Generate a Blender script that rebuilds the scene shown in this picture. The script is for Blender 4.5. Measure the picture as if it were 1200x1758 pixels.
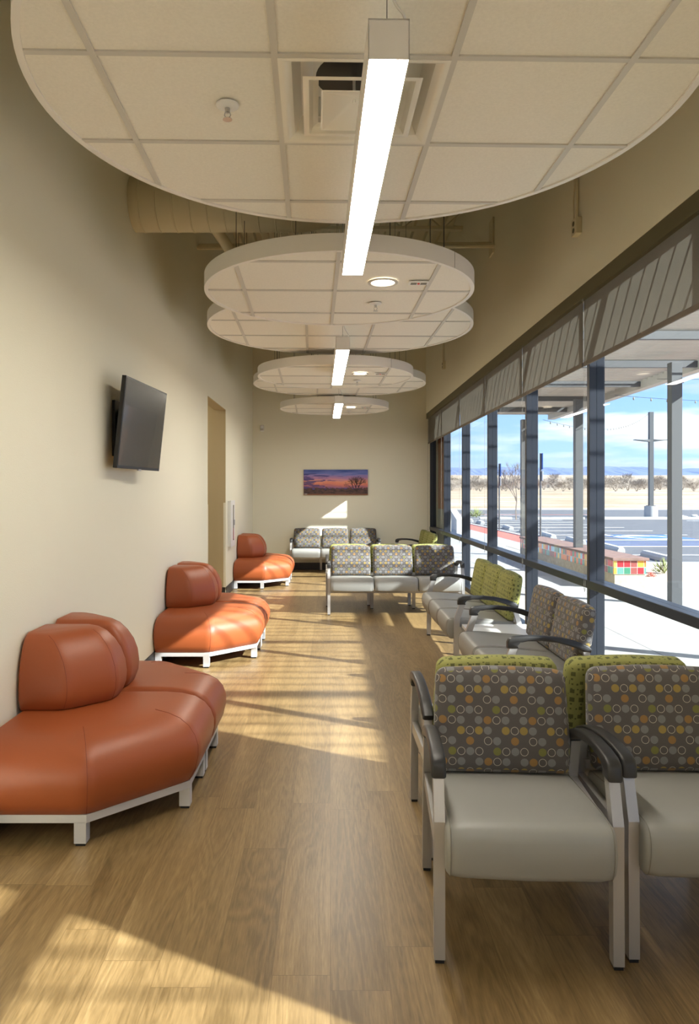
import bpy, bmesh, math, random
from mathutils import Vector, Matrix
random.seed(11)
PI = math.pi
SC = bpy.context.scene
for o in list(bpy.data.objects): bpy.data.objects.remove(o)
C = SC.collection

# ------------------------------------------------------------------ camera
EYE = 1.47; F = 1240.0
cd = bpy.data.cameras.new('camera'); cam = bpy.data.objects.new('camera', cd); C.objects.link(cam)
cam.location = (0, 0, EYE); cam.rotation_euler = (PI/2, 0, 0)
cd.sensor_fit = 'VERTICAL'; cd.sensor_height = 36; cd.sensor_width = 24; cd.lens = F/1758*36
cd.shift_x = (600-567)/1758; cd.shift_y = -(879-846)/1758
cd.clip_start = 0.05; cd.clip_end = 6000
SC.camera = cam
SC.view_settings.view_transform = 'Standard'; SC.view_settings.look = 'None'
SC.view_settings.gamma = 1; SC.view_settings.use_curve_mapping = False
SC.view_settings.exposure = 1.45
SC.cycles.use_denoising = True
SC.cycles.max_bounces = 10; SC.cycles.diffuse_bounces = 5; SC.cycles.transparent_max_bounces = 24
SC.cycles.sample_clamp_indirect = 6; SC.cycles.caustics_reflective = False; SC.cycles.caustics_refractive = False

# ------------------------------------------------------------------ light levels
SUN_W = 8.0; SKY_W = .68; TUBE_W = 22.0; DOWN_W = 3.5
SUN_DIR = Vector((-.879, .477, -.607))
sd = bpy.data.lights.new('sun', 'SUN'); sun = bpy.data.objects.new('sun', sd); C.objects.link(sun)
sd.energy = SUN_W; sd.angle = math.radians(.6); sd.color = (1, .96, .91)
sun.rotation_euler = SUN_DIR.to_track_quat('-Z', 'Y').to_euler(); sun.location = (30, -20, 25)

w = bpy.data.worlds.new('sky'); SC.world = w; w.use_nodes = True
nt = w.node_tree; nt.nodes.clear(); N = nt.nodes.new; L = nt.links.new
out = N('ShaderNodeOutputWorld'); bg = N('ShaderNodeBackground'); bg.inputs[1].default_value = SKY_W
tc = N('ShaderNodeTexCoord'); sep = N('ShaderNodeSeparateXYZ'); L(tc.outputs['Generated'], sep.inputs[0])
gr = N('ShaderNodeValToRGB'); L(sep.outputs['Z'], gr.inputs[0])
e = gr.color_ramp.elements; e[0].position = .0; e[0].color = (.50, .70, 1, 1); e[1].position = .7; e[1].color = (.16, .32, .75, 1)
x = e.new(.16); x.color = (.30, .53, 1, 1)
mp = N('ShaderNodeMapping'); mp.inputs['Scale'].default_value = (2.2, 2.2, 15); L(tc.outputs['Generated'], mp.inputs[0])
nz = N('ShaderNodeTexNoise'); nz.inputs['Scale'].default_value = 1.6; nz.inputs['Detail'].default_value = 7; nz.inputs['Roughness'].default_value = .55
L(mp.outputs[0], nz.inputs[0])
cr = N('ShaderNodeValToRGB'); L(nz.outputs[0], cr.inputs[0]); e = cr.color_ramp.elements
e[0].position = .47; e[0].color = (0, 0, 0, 1); e[1].position = .64; e[1].color = (1, 1, 1, 1)
mp2 = N('ShaderNodeMapping'); mp2.inputs['Scale'].default_value = (3, 3, 24); mp2.inputs['Location'].default_value = (3, 1, .3); L(tc.outputs['Generated'], mp2.inputs[0])
nz2 = N('ShaderNodeTexNoise'); nz2.inputs['Scale'].default_value = 1.5; nz2.inputs['Detail'].default_value = 5; L(mp2.outputs[0], nz2.inputs[0])
cc = N('ShaderNodeValToRGB'); L(nz2.outputs[0], cc.inputs[0]); e = cc.color_ramp.elements
e[0].position = .4; e[0].color = (.6, .67, .85, 1); e[1].position = .56; e[1].color = (1.05, 1.05, 1.05, 1)
mx = N('ShaderNodeMix'); mx.data_type = 'RGBA'; L(cr.outputs[0], mx.inputs[0]); L(gr.outputs[0], mx.inputs[6]); L(cc.outputs[0], mx.inputs[7])
L(mx.outputs[2], bg.inputs[0]); L(bg.outputs[0], out.inputs[0])

# ------------------------------------------------------------------ helpers
def new_mat(name):
    m = bpy.data.materials.new(name); m.use_nodes = True
    b = m.node_tree.nodes['Principled BSDF']; return m, m.node_tree, b
def mat(name, col, rough=.6, metal=0, noise=0, nscale=20, bump=0, bscale=80, coat=0, spec=.5, stretch=(1, 1, 1)):
    m, t, b = new_mat(name)
    b.inputs['Base Color'].default_value = (*col, 1); b.inputs['Roughness'].default_value = rough
    b.inputs['Metallic'].default_value = metal; b.inputs['Coat Weight'].default_value = coat
    b.inputs['Specular IOR Level'].default_value = spec
    if noise or bump:
        tc = t.nodes.new('ShaderNodeTexCoord'); mp = t.nodes.new('ShaderNodeMapping'); mp.inputs['Scale'].default_value = stretch
        t.links.new(tc.outputs['Object'], mp.inputs[0])
    if noise:
        n = t.nodes.new('ShaderNodeTexNoise'); n.inputs['Scale'].default_value = nscale; n.inputs['Detail'].default_value = 5
        t.links.new(mp.outputs[0], n.inputs[0])
        r = t.nodes.new('ShaderNodeValToRGB'); t.links.new(n.outputs[0], r.inputs[0])
        r.color_ramp.elements[0].position = .3; r.color_ramp.elements[1].position = .7
        r.color_ramp.elements[0].color = (*[c*(1-noise) for c in col], 1); r.color_ramp.elements[1].color = (*[min(1, c*(1+noise)) for c in col], 1)
        t.links.new(r.outputs[0], b.inputs['Base Color'])
    if bump:
        n = t.nodes.new('ShaderNodeTexNoise'); n.inputs['Scale'].default_value = bscale; n.inputs['Detail'].default_value = 3
        t.links.new(mp.outputs[0], n.inputs[0])
        bp = t.nodes.new('ShaderNodeBump'); bp.inputs['Strength'].default_value = bump; bp.inputs['Distance'].default_value = .004
        t.links.new(n.outputs[0], bp.inputs['Height']); t.links.new(bp.outputs[0], b.inputs['Normal'])
    return m
def emis(name, col, s):
    m, t, b = new_mat(name); b.inputs['Base Color'].default_value = (.9, .9, .9, 1)
    b.inputs['Emission Color'].default_value = (*col, 1); b.inputs['Emission Strength'].default_value = s
    return m
class G:                                   # small node-building helper
    def __init__(s, t): s.t = t
    def n(s, k, **kw):
        x = s.t.nodes.new(k)
        for a, v in kw.items(): setattr(x, a, v)
        return x
    def l(s, a, b): s.t.links.new(a, b)
    def m(s, op, a, b=None, c=None):
        x = s.n('ShaderNodeMath', operation=op)
        for i, v in enumerate((a, b, c)):
            if v is None: continue
            if isinstance(v, (int, float)): x.inputs[i].default_value = v
            else: s.l(v, x.inputs[i])
        return x.outputs[0]
    def mix(s, f, a, b):
        x = s.n('ShaderNodeMix', data_type='RGBA')
        for i, v in ((0, f), (6, a), (7, b)):
            if isinstance(v, (int, float)): x.inputs[i].default_value = v
            elif isinstance(v, tuple): x.inputs[i].default_value = (*v, 1)
            else: s.l(v, x.inputs[i])
        return x.outputs[2]
    def ramp(s, f, stops, interp='LINEAR'):
        r = s.n('ShaderNodeValToRGB'); r.color_ramp.interpolation = interp; s.l(f, r.inputs[0]); e = r.color_ramp.elements
        e[0].position = stops[0][0]; e[0].color = (*stops[0][1], 1); e[1].position = stops[1][0]; e[1].color = (*stops[1][1], 1)
        for p, c in stops[2:]:
            x = e.new(p); x.color = (*c, 1)
        return r.outputs[0]

def tag(o, label=None, cat=None, group=None, kind=None):
    if label: o['label'] = label
    if cat: o['category'] = cat
    if group: o['group'] = group
    if kind: o['kind'] = kind
    return o
def empty(name, loc=(0, 0, 0), rz=0, label=None, cat=None, group=None, kind=None):
    o = bpy.data.objects.new(name, None); C.objects.link(o); o.location = loc; o.rotation_euler = (0, 0, rz)
    o.empty_display_size = .1
    return tag(o, label, cat, group, kind)
def box_uv(bm):
    uv = bm.loops.layers.uv.verify()
    for f in bm.faces:
        n = f.normal; a = max(range(3), key=lambda i: abs(n[i]))
        for lp in f.loops:
            c = lp.vert.co
            lp[uv].uv = (c.y, c.z) if a == 0 else (c.x, c.z) if a == 1 else (c.x, c.y)
def obj(name, bm, m, parent=None, smooth=False, ang=40):
    bm.normal_update()
    bmesh.ops.recalc_face_normals(bm, faces=bm.faces); box_uv(bm)
    me = bpy.data.meshes.new(name); bm.to_mesh(me); bm.free()
    if m: me.materials.append(m)
    if smooth:
        me.shade_smooth()
        me.set_sharp_from_angle(angle=math.radians(ang))
    o = bpy.data.objects.new(name, me); C.objects.link(o)
    if parent: o.parent = parent
    return o
def struct(name, bm, m, parent=None, **k):
    o = obj(name, bm, m, parent, **k)
    if not parent: o['kind'] = 'structure'
    return o
def bx(bm, x0, x1, y0, y1, z0, z1, M=None, bev=0):
    vs = [bm.verts.new(p) for p in ((x0, y0, z0), (x1, y0, z0), (x1, y1, z0), (x0, y1, z0), (x0, y0, z1), (x1, y0, z1), (x1, y1, z1), (x0, y1, z1))]
    fs = [bm.faces.new([vs[i] for i in q]) for q in ((0, 3, 2, 1), (4, 5, 6, 7), (0, 1, 5, 4), (1, 2, 6, 5), (2, 3, 7, 6), (3, 0, 4, 7))]
    if bev:
        es = list({e for f in fs for e in f.edges})
        r = bmesh.ops.bevel(bm, geom=es, offset=bev, segments=2, affect='EDGES', profile=.5)
        if M is not None:
            vs = list({v for f in r['faces'] for v in f.verts})
    if M is not None:
        for v in vs: v.co = M @ v.co
    return bm
def box(x0, x1, y0, y1, z0, z1, bev=0, M=None): return bx(bmesh.new(), x0, x1, y0, y1, z0, z1, M, bev)
def loft(bm, rings, cap=True, close=True):
    R = [[bm.verts.new(p) for p in r] for r in rings]; n = len(R[0])
    for a, b in zip(R, R[1:]):
        for i in range(n if close else n-1):
            j = (i+1) % n
            try: bm.faces.new((a[i], a[j], b[j], b[i]))
            except ValueError: pass
    if cap:
        bm.faces.new(R[0][::-1]); bm.faces.new(R[-1])
    return bm
def tube(bm, pts, r, n=8, cap=True, r2=None):
    pts = [Vector(p) for p in pts]; rings = []
    m = len(pts)
    up = None
    for i, p in enumerate(pts):
        d = (pts[min(i+1, m-1)]-pts[max(i-1, 0)]).normalized()
        if up is None:
            up = d.orthogonal().normalized()
        else:
            up = (up-d*up.dot(d)); up = up.normalized() if up.length > 1e-6 else d.orthogonal().normalized()
        v = d.cross(up); rr = r if r2 is None else r+(r2-r)*i/(m-1)
        rings.append([p+(up*math.cos(2*PI*k/n)+v*math.sin(2*PI*k/n))*rr for k in range(n)])
    return loft(bm, rings, cap)
def cyl(bm, x, y, z0, z1, r, n=24, r2=None):
    r2 = r if r2 is None else r2
    return loft(bm, [[(x+math.cos(2*PI*k/n)*q, y+math.sin(2*PI*k/n)*q, z) for k in range(n)] for z, q in ((z0, r), (z1, r2))])
def lathe(bm, x, y, prof, n=32, cap=True):
    return loft(bm, [[(x+math.cos(2*PI*k/n)*q, y+math.sin(2*PI*k/n)*q, z) for k in range(n)] for q, z in prof], cap)
def rpoly(pts, rad, inset=0.0, wts=None, seg=5):
    """offset a convex CCW polygon inwards (weight per edge), then round its corners"""
    n = len(pts); P = [Vector(p) for p in pts]; lines = []
    for i in range(n):
        a, b = P[i], P[(i+1) % n]; d = (b-a).normalized(); nrm = Vector((-d.y, d.x))
        w_ = inset*(1 if wts is None else wts[i]); lines.append((a+nrm*w_, d))
    V = []
    for i in range(n):
        (p, d), (q, e) = lines[i-1], lines[i]
        den = d.x*e.y-d.y*e.x
        t = ((q.x-p.x)*e.y-(q.y-p.y)*e.x)/den
        V.append(p+d*t)
    res = []
    for i in range(n):
        a, b, c = V[i-1], V[i], V[(i+1) % n]
        r = rad if not isinstance(rad, (list, tuple)) else rad[i]
        u = (a-b); v = (c-b); r1 = min(r, u.length*.45, v.length*.45)
        s = b+u.normalized()*r1; t_ = b+v.normalized()*r1
        for k in range(seg+1):
            t = k/seg; res.append((1-t)**2*s+2*t*(1-t)*b+t*t*t_)
    return res
def copy_tree(o, parent=None):
    c = o.copy(); C.objects.link(c); c.parent = parent
    for ch in list(o.children): copy_tree(ch, c)
    return c

# ------------------------------------------------------------------ materials
LW, RW, FW, NB = -1.48, 1.83, 13.8, -6.5
M = {}
M['wall'] = mat('warm_cream_paint', (.84, .81, .665), .75, bump=.25, bscale=160)
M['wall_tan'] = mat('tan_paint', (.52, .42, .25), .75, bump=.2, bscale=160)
M['deckpaint'] = mat('painted_steel_deck', (.66, .6, .42), .7)
M['base'] = mat('black_rubber_base', (.012, .010, .010), .45)
M['tile'] = mat('mineral_fibre_tile', (.86, .83, .76), .9, noise=.03, nscale=90, bump=.25, bscale=400)
M['grid'] = mat('white_ceiling_grid', (.62, .60, .56), .5)
M['trim'] = mat('white_cloud_trim', (.84, .81, .77), .45)
M['alum'] = mat('dark_bronze_aluminium', (.022, .026, .036), .35, metal=.2)
M['fascia'] = mat('olive_dark_pocket', (.13, .115, .065), .6)
M['silver'] = mat('silver_powder_coat', (.42, .41, .405), .38, metal=.55, bump=.05, bscale=600)
M['blackarm'] = mat('black_polyurethane', (.018, .018, .019), .42, bump=.08, bscale=700)
M['vinyl'] = mat('grey_vinyl', (.275, .275, .26), .42, bump=.06, bscale=500)
M['orange'] = mat('burnt_orange_vinyl', (.325, .078, .023), .42, bump=.12, bscale=420)
M['seam'] = mat('dark_orange_thread', (.23, .05, .02), .6)
M['seamg'] = mat('grey_thread', (.2, .19, .17), .6)
M['rail'] = mat('light_grey_steel', (.62, .62, .64), .35, metal=.3)
M['black'] = mat('black_plastic', (.01, .01, .011), .35)
M['screen'] = mat('glossy_screen', (.05, .048, .035), .25, coat=.2)
M['white'] = mat('white_enamel', (.82, .82, .82), .3)
M['whitegl'] = mat('white_gloss_metal', (.88, .86, .80), .22, coat=.4)
M['lamwhite'] = mat('white_laminate', (.78, .78, .77), .3)
M['steel'] = mat('zinc_steel', (.6, .6, .6), .3, metal=.9)
M['galv'] = mat('grey_painted_post', (.085, .09, .095), .5, metal=.2)
M['canopy'] = mat('light_canopy_paint', (.42, .40, .36), .55)
M['concrete'] = mat('light_concrete', (.45, .445, .43), .9, noise=.06, nscale=3, bump=.2)
M['beigeconc'] = mat('tan_block_concrete', (.52, .44, .32), .9, noise=.15, nscale=14, bump=.3)
M['caprust'] = mat('brown_stained_cap', (.22, .135, .11), .7, noise=.2, nscale=10)
M['asphalt'] = mat('grey_asphalt', (.11, .112, .12), .9, noise=.14, nscale=1.2, bump=.2)
M['paver'] = mat('red_pavers', (.50, .13, .095), .85, noise=.2, nscale=9)
M['gravel'] = mat('tan_gravel', (.44, .365, .29), .95, noise=.42, nscale=30, bump=.6, bscale=40)
M['paint'] = mat('white_line_paint', (.75, .75, .74), .7)
M['bluepaint'] = mat('blue_line_paint', (.06, .16, .5), .7)
M['stucco'] = mat('orange_brown_stucco', (.42, .15, .07), .9, bump=.3)
M['bark'] = mat('grey_brown_bark', (.20, .16, .135), .9)
M['twig'] = mat('pale_winter_twigs', (.30, .26, .22), .95)
M['shrub'] = mat('dry_green_leaves', (.20, .24, .08), .9, noise=.3, nscale=12)
M['mount'] = mat('hazed_mountain_rock', (.15, .195, .31), 1, noise=.06, nscale=.008, spec=0)  # blue of the distant aerial haze is put into the rock colour
M['stone'] = mat('pale_stones', (.55, .52, .48), .9)
M['duct'] = mat('painted_duct', (.70, .64, .46), .55)

def m_floor():
    m, t, b = new_mat('oak_vinyl_plank'); g = G(t)
    tc = g.n('ShaderNodeTexCoord'); sp = g.n('ShaderNodeSeparateXYZ'); g.l(tc.outputs['Object'], sp.inputs[0])
    X, Y = sp.outputs[0], sp.outputs[1]
    PWD, PL = .178, 1.22
    row = g.m('FLOOR', g.m('DIVIDE', X, PWD))
    wn = g.n('ShaderNodeTexWhiteNoise', noise_dimensions='1D'); g.l(row, wn.inputs['W'])
    ys = g.m('ADD', g.m('DIVIDE', Y, PL), g.m('MULTIPLY', wn.outputs['Value'], 7.3))
    col = g.m('FLOOR', ys)
    cm = g.n('ShaderNodeCombineXYZ'); g.l(row, cm.inputs[0]); g.l(col, cm.inputs[1])
    w2 = g.n('ShaderNodeTexWhiteNoise', noise_dimensions='2D'); g.l(cm.outputs[0], w2.inputs['Vector'])
    # grain, coordinates offset per plank
    cv = g.n('ShaderNodeCombineXYZ'); g.l(g.m('ADD', g.m('MULTIPLY', X, 1.0), g.m('MULTIPLY', w2.outputs['Value'], 9)), cv.inputs[0])
    g.l(g.m('ADD', g.m('MULTIPLY', Y, .09), g.m('MULTIPLY', w2.outputs['Value'], 5)), cv.inputs[1])
    n1 = g.n('ShaderNodeTexNoise'); n1.inputs['Scale'].default_value = 6; n1.inputs['Detail'].default_value = 3; n1.inputs['Distortion'].default_value = 1.2; g.l(cv.outputs[0], n1.inputs[0])
    rings = g.m('SINE', g.m('MULTIPLY', n1.outputs[0], 70))
    n2 = g.n('ShaderNodeTexNoise'); n2.inputs['Scale'].default_value = 150; n2.inputs['Detail'].default_value = 3; g.l(cv.outputs[0], n2.inputs[0])
    n3 = g.n('ShaderNodeTexNoise'); n3.inputs['Scale'].default_value = 6; n3.inputs['Detail'].default_value = 2; g.l(cv.outputs[0], n3.inputs[0])
    v = g.m('ADD', g.m('MULTIPLY', rings, .06), g.m('ADD', g.m('MULTIPLY', n2.outputs[0], .42), g.m('ADD', g.m('MULTIPLY', w2.outputs['Value'], .12), g.m('MULTIPLY', n3.outputs[0], .62))))
    c = g.ramp(v, [(.40, (.14, .088, .034)), (1.0, (.45, .32, .155)), (.70, (.27, .178, .077))])
    fx = g.m('FRACT', g.m('DIVIDE', X, PWD)); fy = g.m('FRACT', ys)
    ex = g.m('LESS_THAN', g.m('MINIMUM', fx, g.m('SUBTRACT', 1, fx)), .006)
    ey = g.m('LESS_THAN', g.m('MINIMUM', fy, g.m('SUBTRACT', 1, fy)), .0012)
    c = g.mix(g.m('MULTIPLY', g.m('MAXIMUM', ex, ey), .45), c, (.09, .05, .018))
    g.l(c, b.inputs['Base Color']); b.inputs['Roughness'].default_value = .36
    bp = g.n('ShaderNodeBump'); bp.inputs['Strength'].default_value = .12; bp.inputs['Distance'].default_value = .003
    g.l(n2.outputs[0], bp.inputs['Height']); g.l(bp.outputs[0], b.inputs['Normal'])
    return m
M['floor'] = m_floor()

def m_circles():
    m, t, b = new_mat('grey_circle_fabric'); g = G(t)
    uv = g.n('ShaderNodeUVMap'); sp = g.n('ShaderNodeSeparateXYZ'); g.l(uv.outputs[0], sp.inputs[0])
    CW, CH = .0330, .0372
    u = g.m('ADD', g.m('DIVIDE', sp.outputs[0], CW), 40.2); v = g.m('ADD', g.m('DIVIDE', sp.outputs[1], CH), 40.4)
    cu, cv = g.m('FLOOR', u), g.m('FLOOR', v)
    du = g.m('MULTIPLY', g.m('SUBTRACT', g.m('FRACT', u), .5), CW); dv = g.m('MULTIPLY', g.m('SUBTRACT', g.m('FRACT', v), .5), CH)
    d = g.m('SQRT', g.m('ADD', g.m('MULTIPLY', du, du), g.m('MULTIPLY', dv, dv)))
    idx = g.m('DIVIDE', g.m('ADD', g.m('ADD', g.m('MULTIPLY', g.m('MODULO', cv, 4), 5), g.m('MODULO', cu, 5)), .5), 20)
    BG = (.095, .086, .083); Y_ = (.33, .235, .06); O_ = (.30, .165, .052); S = (.235, .235, .245); GN = (.19, .185, .045)
    # rows listed bottom to top
    rows = ['YRYS.', 'S.SOR', 'RSR.G', '.O.RS']
    cols = {'Y': Y_, 'O': O_, 'S': S, 'G': GN, 'R': BG, '.': BG}
    flat = ''.join(rows)
    fill = g.ramp(idx, [(i/20, cols[ch]) for i, ch in enumerate(flat)], 'CONSTANT')
    ring = g.ramp(idx, [(i/20, (1, 1, 1) if ch == 'R' else (0, 0, 0)) for i, ch in enumerate(flat)], 'CONSTANT')
    isS = g.ramp(idx, [(i/20, (1, 1, 1) if ch == 'S' else (0, 0, 0)) for i, ch in enumerate(flat)], 'CONSTANT')
    R = .0146
    inside = g.m('LESS_THAN', d, R)
    annul = g.m('MULTIPLY', inside, g.m('GREATER_THAN', d, R-.0019))
    stripe = g.m('MULTIPLY', isS, g.m('GREATER_THAN', g.m('SINE', g.m('MULTIPLY', dv, 1500)), .55))
    nz = g.n('ShaderNodeTexNoise'); nz.inputs['Scale'].default_value = 900; g.l(uv.outputs[0], nz.inputs[0])
    fl = g.mix(g.m('MULTIPLY', stripe, .7), fill, BG)
    c = g.mix(inside, BG, fl)
    c = g.mix(g.m('MULTIPLY', annul, ring), c, (.52, .47, .40))
    c = g.mix(.35, c, g.mix(nz.outputs[0], (.02, .02, .02), c))
    g.l(c, b.inputs['Base Color']); b.inputs['Roughness'].default_value = .85; b.inputs['Sheen Weight'].default_value = .15
    bp = g.n('ShaderNodeBump'); bp.inputs['Strength'].default_value = .25; bp.inputs['Distance'].default_value = .001
    g.l(nz.outputs[0], bp.inputs['Height']); g.l(bp.outputs[0], b.inputs['Normal'])
    return m
M['circles'] = m_circles()
def m_squares():
    m, t, b = new_mat('lime_square_fabric'); g = G(t)
    uv = g.n('ShaderNodeUVMap'); sp = g.n('ShaderNodeSeparateXYZ'); g.l(uv.outputs[0], sp.inputs[0])
    def layer(sc, off, lo, hi, thr):
        u = g.m('ADD', g.m('DIVIDE', sp.outputs[0], sc), off); v = g.m('ADD', g.m('DIVIDE', sp.outputs[1], sc), off*1.3)
        cm = g.n('ShaderNodeCombineXYZ'); g.l(g.m('FLOOR', u), cm.inputs[0]); g.l(g.m('FLOOR', v), cm.inputs[1])
        wn = g.n('ShaderNodeTexWhiteNoise', noise_dimensions='2D'); g.l(cm.outputs[0], wn.inputs[0])
        s2 = g.n('ShaderNodeSeparateColor'); g.l(wn.outputs['Color'], s2.inputs[0])
        hs = g.m('ADD', lo, g.m('MULTIPLY', s2.outputs[0], hi-lo))
        ox = g.m('ADD', .5, g.m('MULTIPLY', g.m('SUBTRACT', s2.outputs[1], .5), .25))
        a = g.m('LESS_THAN', g.m('ABSOLUTE', g.m('SUBTRACT', g.m('FRACT', u), ox)), hs)
        c = g.m('LESS_THAN', g.m('ABSOLUTE', g.m('SUBTRACT', g.m('FRACT', v), .5)), hs)
        return g.m('MULTIPLY', g.m('MULTIPLY', a, c), g.m('GREATER_THAN', wn.outputs['Value'], thr))
    a = layer(.036, 30.3, .14, .27, .3); c2 = layer(.021, 60.7, .11, .19, .45)
    nz = g.n('ShaderNodeTexNoise'); nz.inputs['Scale'].default_value = 700; g.l(uv.outputs[0], nz.inputs[0])
    c = g.mix(g.m('MAXIMUM', a, c2), (.30, .30, .09), (.10, .105, .03))
    c = g.mix(.3, c, g.mix(nz.outputs[0], (.03, .03, .01), c))
    g.l(c, b.inputs['Base Color']); b.inputs['Roughness'].default_value = .85
    return m
M['squares'] = m_squares()
def m_glass():
    m = bpy.data.materials.new('window_glass'); m.use_nodes = True; t = m.node_tree; t.nodes.clear(); g = G(t)
    o = g.n('ShaderNodeOutputMaterial'); tr = g.n('ShaderNodeBsdfTransparent'); tr.inputs[0].default_value = (.86, .90, .91, 1)
    gl = g.n('ShaderNodeBsdfGlossy'); gl.inputs['Roughness'].default_value = .01
    lw = g.n('ShaderNodeLayerWeight'); mx = g.n('ShaderNodeMixShader')
    g.l(g.m('ADD', .010, g.m('MULTIPLY', g.m('POWER', lw.outputs['Facing'], 5), .25)), mx.inputs[0]); g.l(tr.outputs[0], mx.inputs[1]); g.l(gl.outputs[0], mx.inputs[2]); g.l(mx.outputs[0], o.inputs[0])
    return m
M['glass'] = m_glass()
def m_blind():
    m = bpy.data.materials.new('grey_screen_fabric'); m.use_nodes = True; t = m.node_tree; t.nodes.clear(); g = G(t)
    o = g.n('ShaderNodeOutputMaterial'); tc = g.n('ShaderNodeTexCoord'); mp = g.n('ShaderNodeMapping'); mp.inputs['Scale'].default_value = (1, 12, 60)
    g.l(tc.outputs['Object'], mp.inputs[0]); nz = g.n('ShaderNodeTexNoise'); nz.inputs['Scale'].default_value = 9; nz.inputs['Detail'].default_value = 4; g.l(mp.outputs[0], nz.inputs[0])
    c = g.mix(nz.outputs[0], (.27, .258, .23), (.37, .355, .32))
    df = g.n('ShaderNodeBsdfDiffuse'); g.l(c, df.inputs[0]); tl = g.n('ShaderNodeBsdfTranslucent'); g.l(c, tl.inputs[0])
    a = g.n('ShaderNodeMixShader'); a.inputs[0].default_value = .42; g.l(df.outputs[0], a.inputs[1]); g.l(tl.outputs[0], a.inputs[2])
    tr = g.n('ShaderNodeBsdfTransparent'); mx = g.n('ShaderNodeMixShader'); mx.inputs[0].default_value = .03
    g.l(a.outputs[0], mx.inputs[1]); g.l(tr.outputs[0], mx.inputs[2]); g.l(mx.outputs[0], o.inputs[0])
    return m
M['blind'] = m_blind()
M['blindbar'] = mat('taupe_hem', (.16, .135, .11), .7)
M['tube'] = emis('lit_diffuser', (1, .925, .80), TUBE_W)
M['down'] = emis('lit_downlight', (1, .82, .6), DOWN_W)
def m_sidewalk():
    m, t, b = new_mat('jointed_concrete'); g = G(t)
    tc = g.n('ShaderNodeTexCoord'); sp = g.n('ShaderNodeSeparateXYZ'); g.l(tc.outputs['Object'], sp.inputs[0])
    a = g.m('LESS_THAN', g.m('ABSOLUTE', g.m('SUBTRACT', g.m('FRACT', g.m('DIVIDE', sp.outputs[0], 1.5)), .0)), .008)
    c = g.m('LESS_THAN', g.m('FRACT', g.m('DIVIDE', sp.outputs[1], 1.5)), .008)
    nz = g.n('ShaderNodeTexNoise'); nz.inputs['Scale'].default_value = 2; nz.inputs['Detail'].default_value = 6; g.l(tc.outputs['Object'], nz.inputs[0])
    col = g.mix(nz.outputs[0], (.32, .315, .30), (.39, .385, .37))
    g.l(g.mix(g.m('MAXIMUM', a, c), col, (.12, .12, .12)), b.inputs['Base Color']); b.inputs['Roughness'].default_value = .9
    return m
M['sidewalk'] = m_sidewalk()
def m_field():
    m, t, b = new_mat('dry_field'); g = G(t)
    tc = g.n('ShaderNodeTexCoord'); mp = g.n('ShaderNodeMapping'); mp.inputs['Scale'].default_value = (.02, .07, .1); g.l(tc.outputs['Object'], mp.inputs[0])
    nz = g.n('ShaderNodeTexNoise'); nz.inputs['Scale'].default_value = 2.5; nz.inputs['Detail'].default_value = 8; g.l(mp.outputs[0], nz.inputs[0])
    n2 = g.n('ShaderNodeTexNoise'); n2.inputs['Scale'].default_value = .9; n2.inputs['Detail'].default_value = 6; g.l(tc.outputs['Object'], n2.inputs[0])
    c = g.ramp(nz.outputs[0], [(.35, (.32, .24, .165)), (.68, (.56, .49, .40)), (.52, (.44, .355, .265))])
    c = g.mix(g.ramp(n2.outputs[0], [(.5, (0, 0, 0)), (.68, (.55, .55, .55))]), c, (.27, .21, .13))
    g.l(c, b.inputs['Base Color']); b.inputs['Roughness'].default_value = 1; b.inputs['Specular IOR Level'].default_value = 0
    return m
M['field'] = m_field()
def m_tiles():
    m, t, b = new_mat('multicolour_mosaic'); g = G(t)
    uv = g.n('ShaderNodeUVMap'); sp = g.n('ShaderNodeSeparateXYZ'); g.l(uv.outputs[0], sp.inputs[0])
    T = .104
    u = g.m('DIVIDE', g.m('ADD', sp.outputs[0], .06), T); v = g.m('DIVIDE', g.m('SUBTRACT', sp.outputs[1], .222), T)
    cm = g.n('ShaderNodeCombineXYZ'); g.l(g.m('FLOOR', u), cm.inputs[0]); g.l(g.m('FLOOR', v), cm.inputs[1])
    wn = g.n('ShaderNodeTexWhiteNoise', noise_dimensions='2D'); g.l(cm.outputs[0], wn.inputs[0])
    P = [(.05, .22, .13), (.85, .55, .10), (.80, .20, .03), (.35, .62, .78), (.62, .03, .04), (.30, .08, .07), (.85, .42, .06), (.12, .3, .26)]
    c = g.ramp(wn.outputs['Value'], [(i/8, p) for i, p in enumerate(P)], 'CONSTANT')
    fu, fv = g.m('FRACT', u), g.m('FRACT', v)
    ed = g.m('LESS_THAN', g.m('MINIMUM', g.m('MINIMUM', fu, g.m('SUBTRACT', 1, fu)), g.m('MINIMUM', fv, g.m('SUBTRACT', 1, fv))), .025)
    g.l(g.mix(ed, c, (.6, .58, .52)), b.inputs['Base Color']); b.inputs['Roughness'].default_value = .25
    return m
M['mosaic'] = m_tiles()
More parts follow.
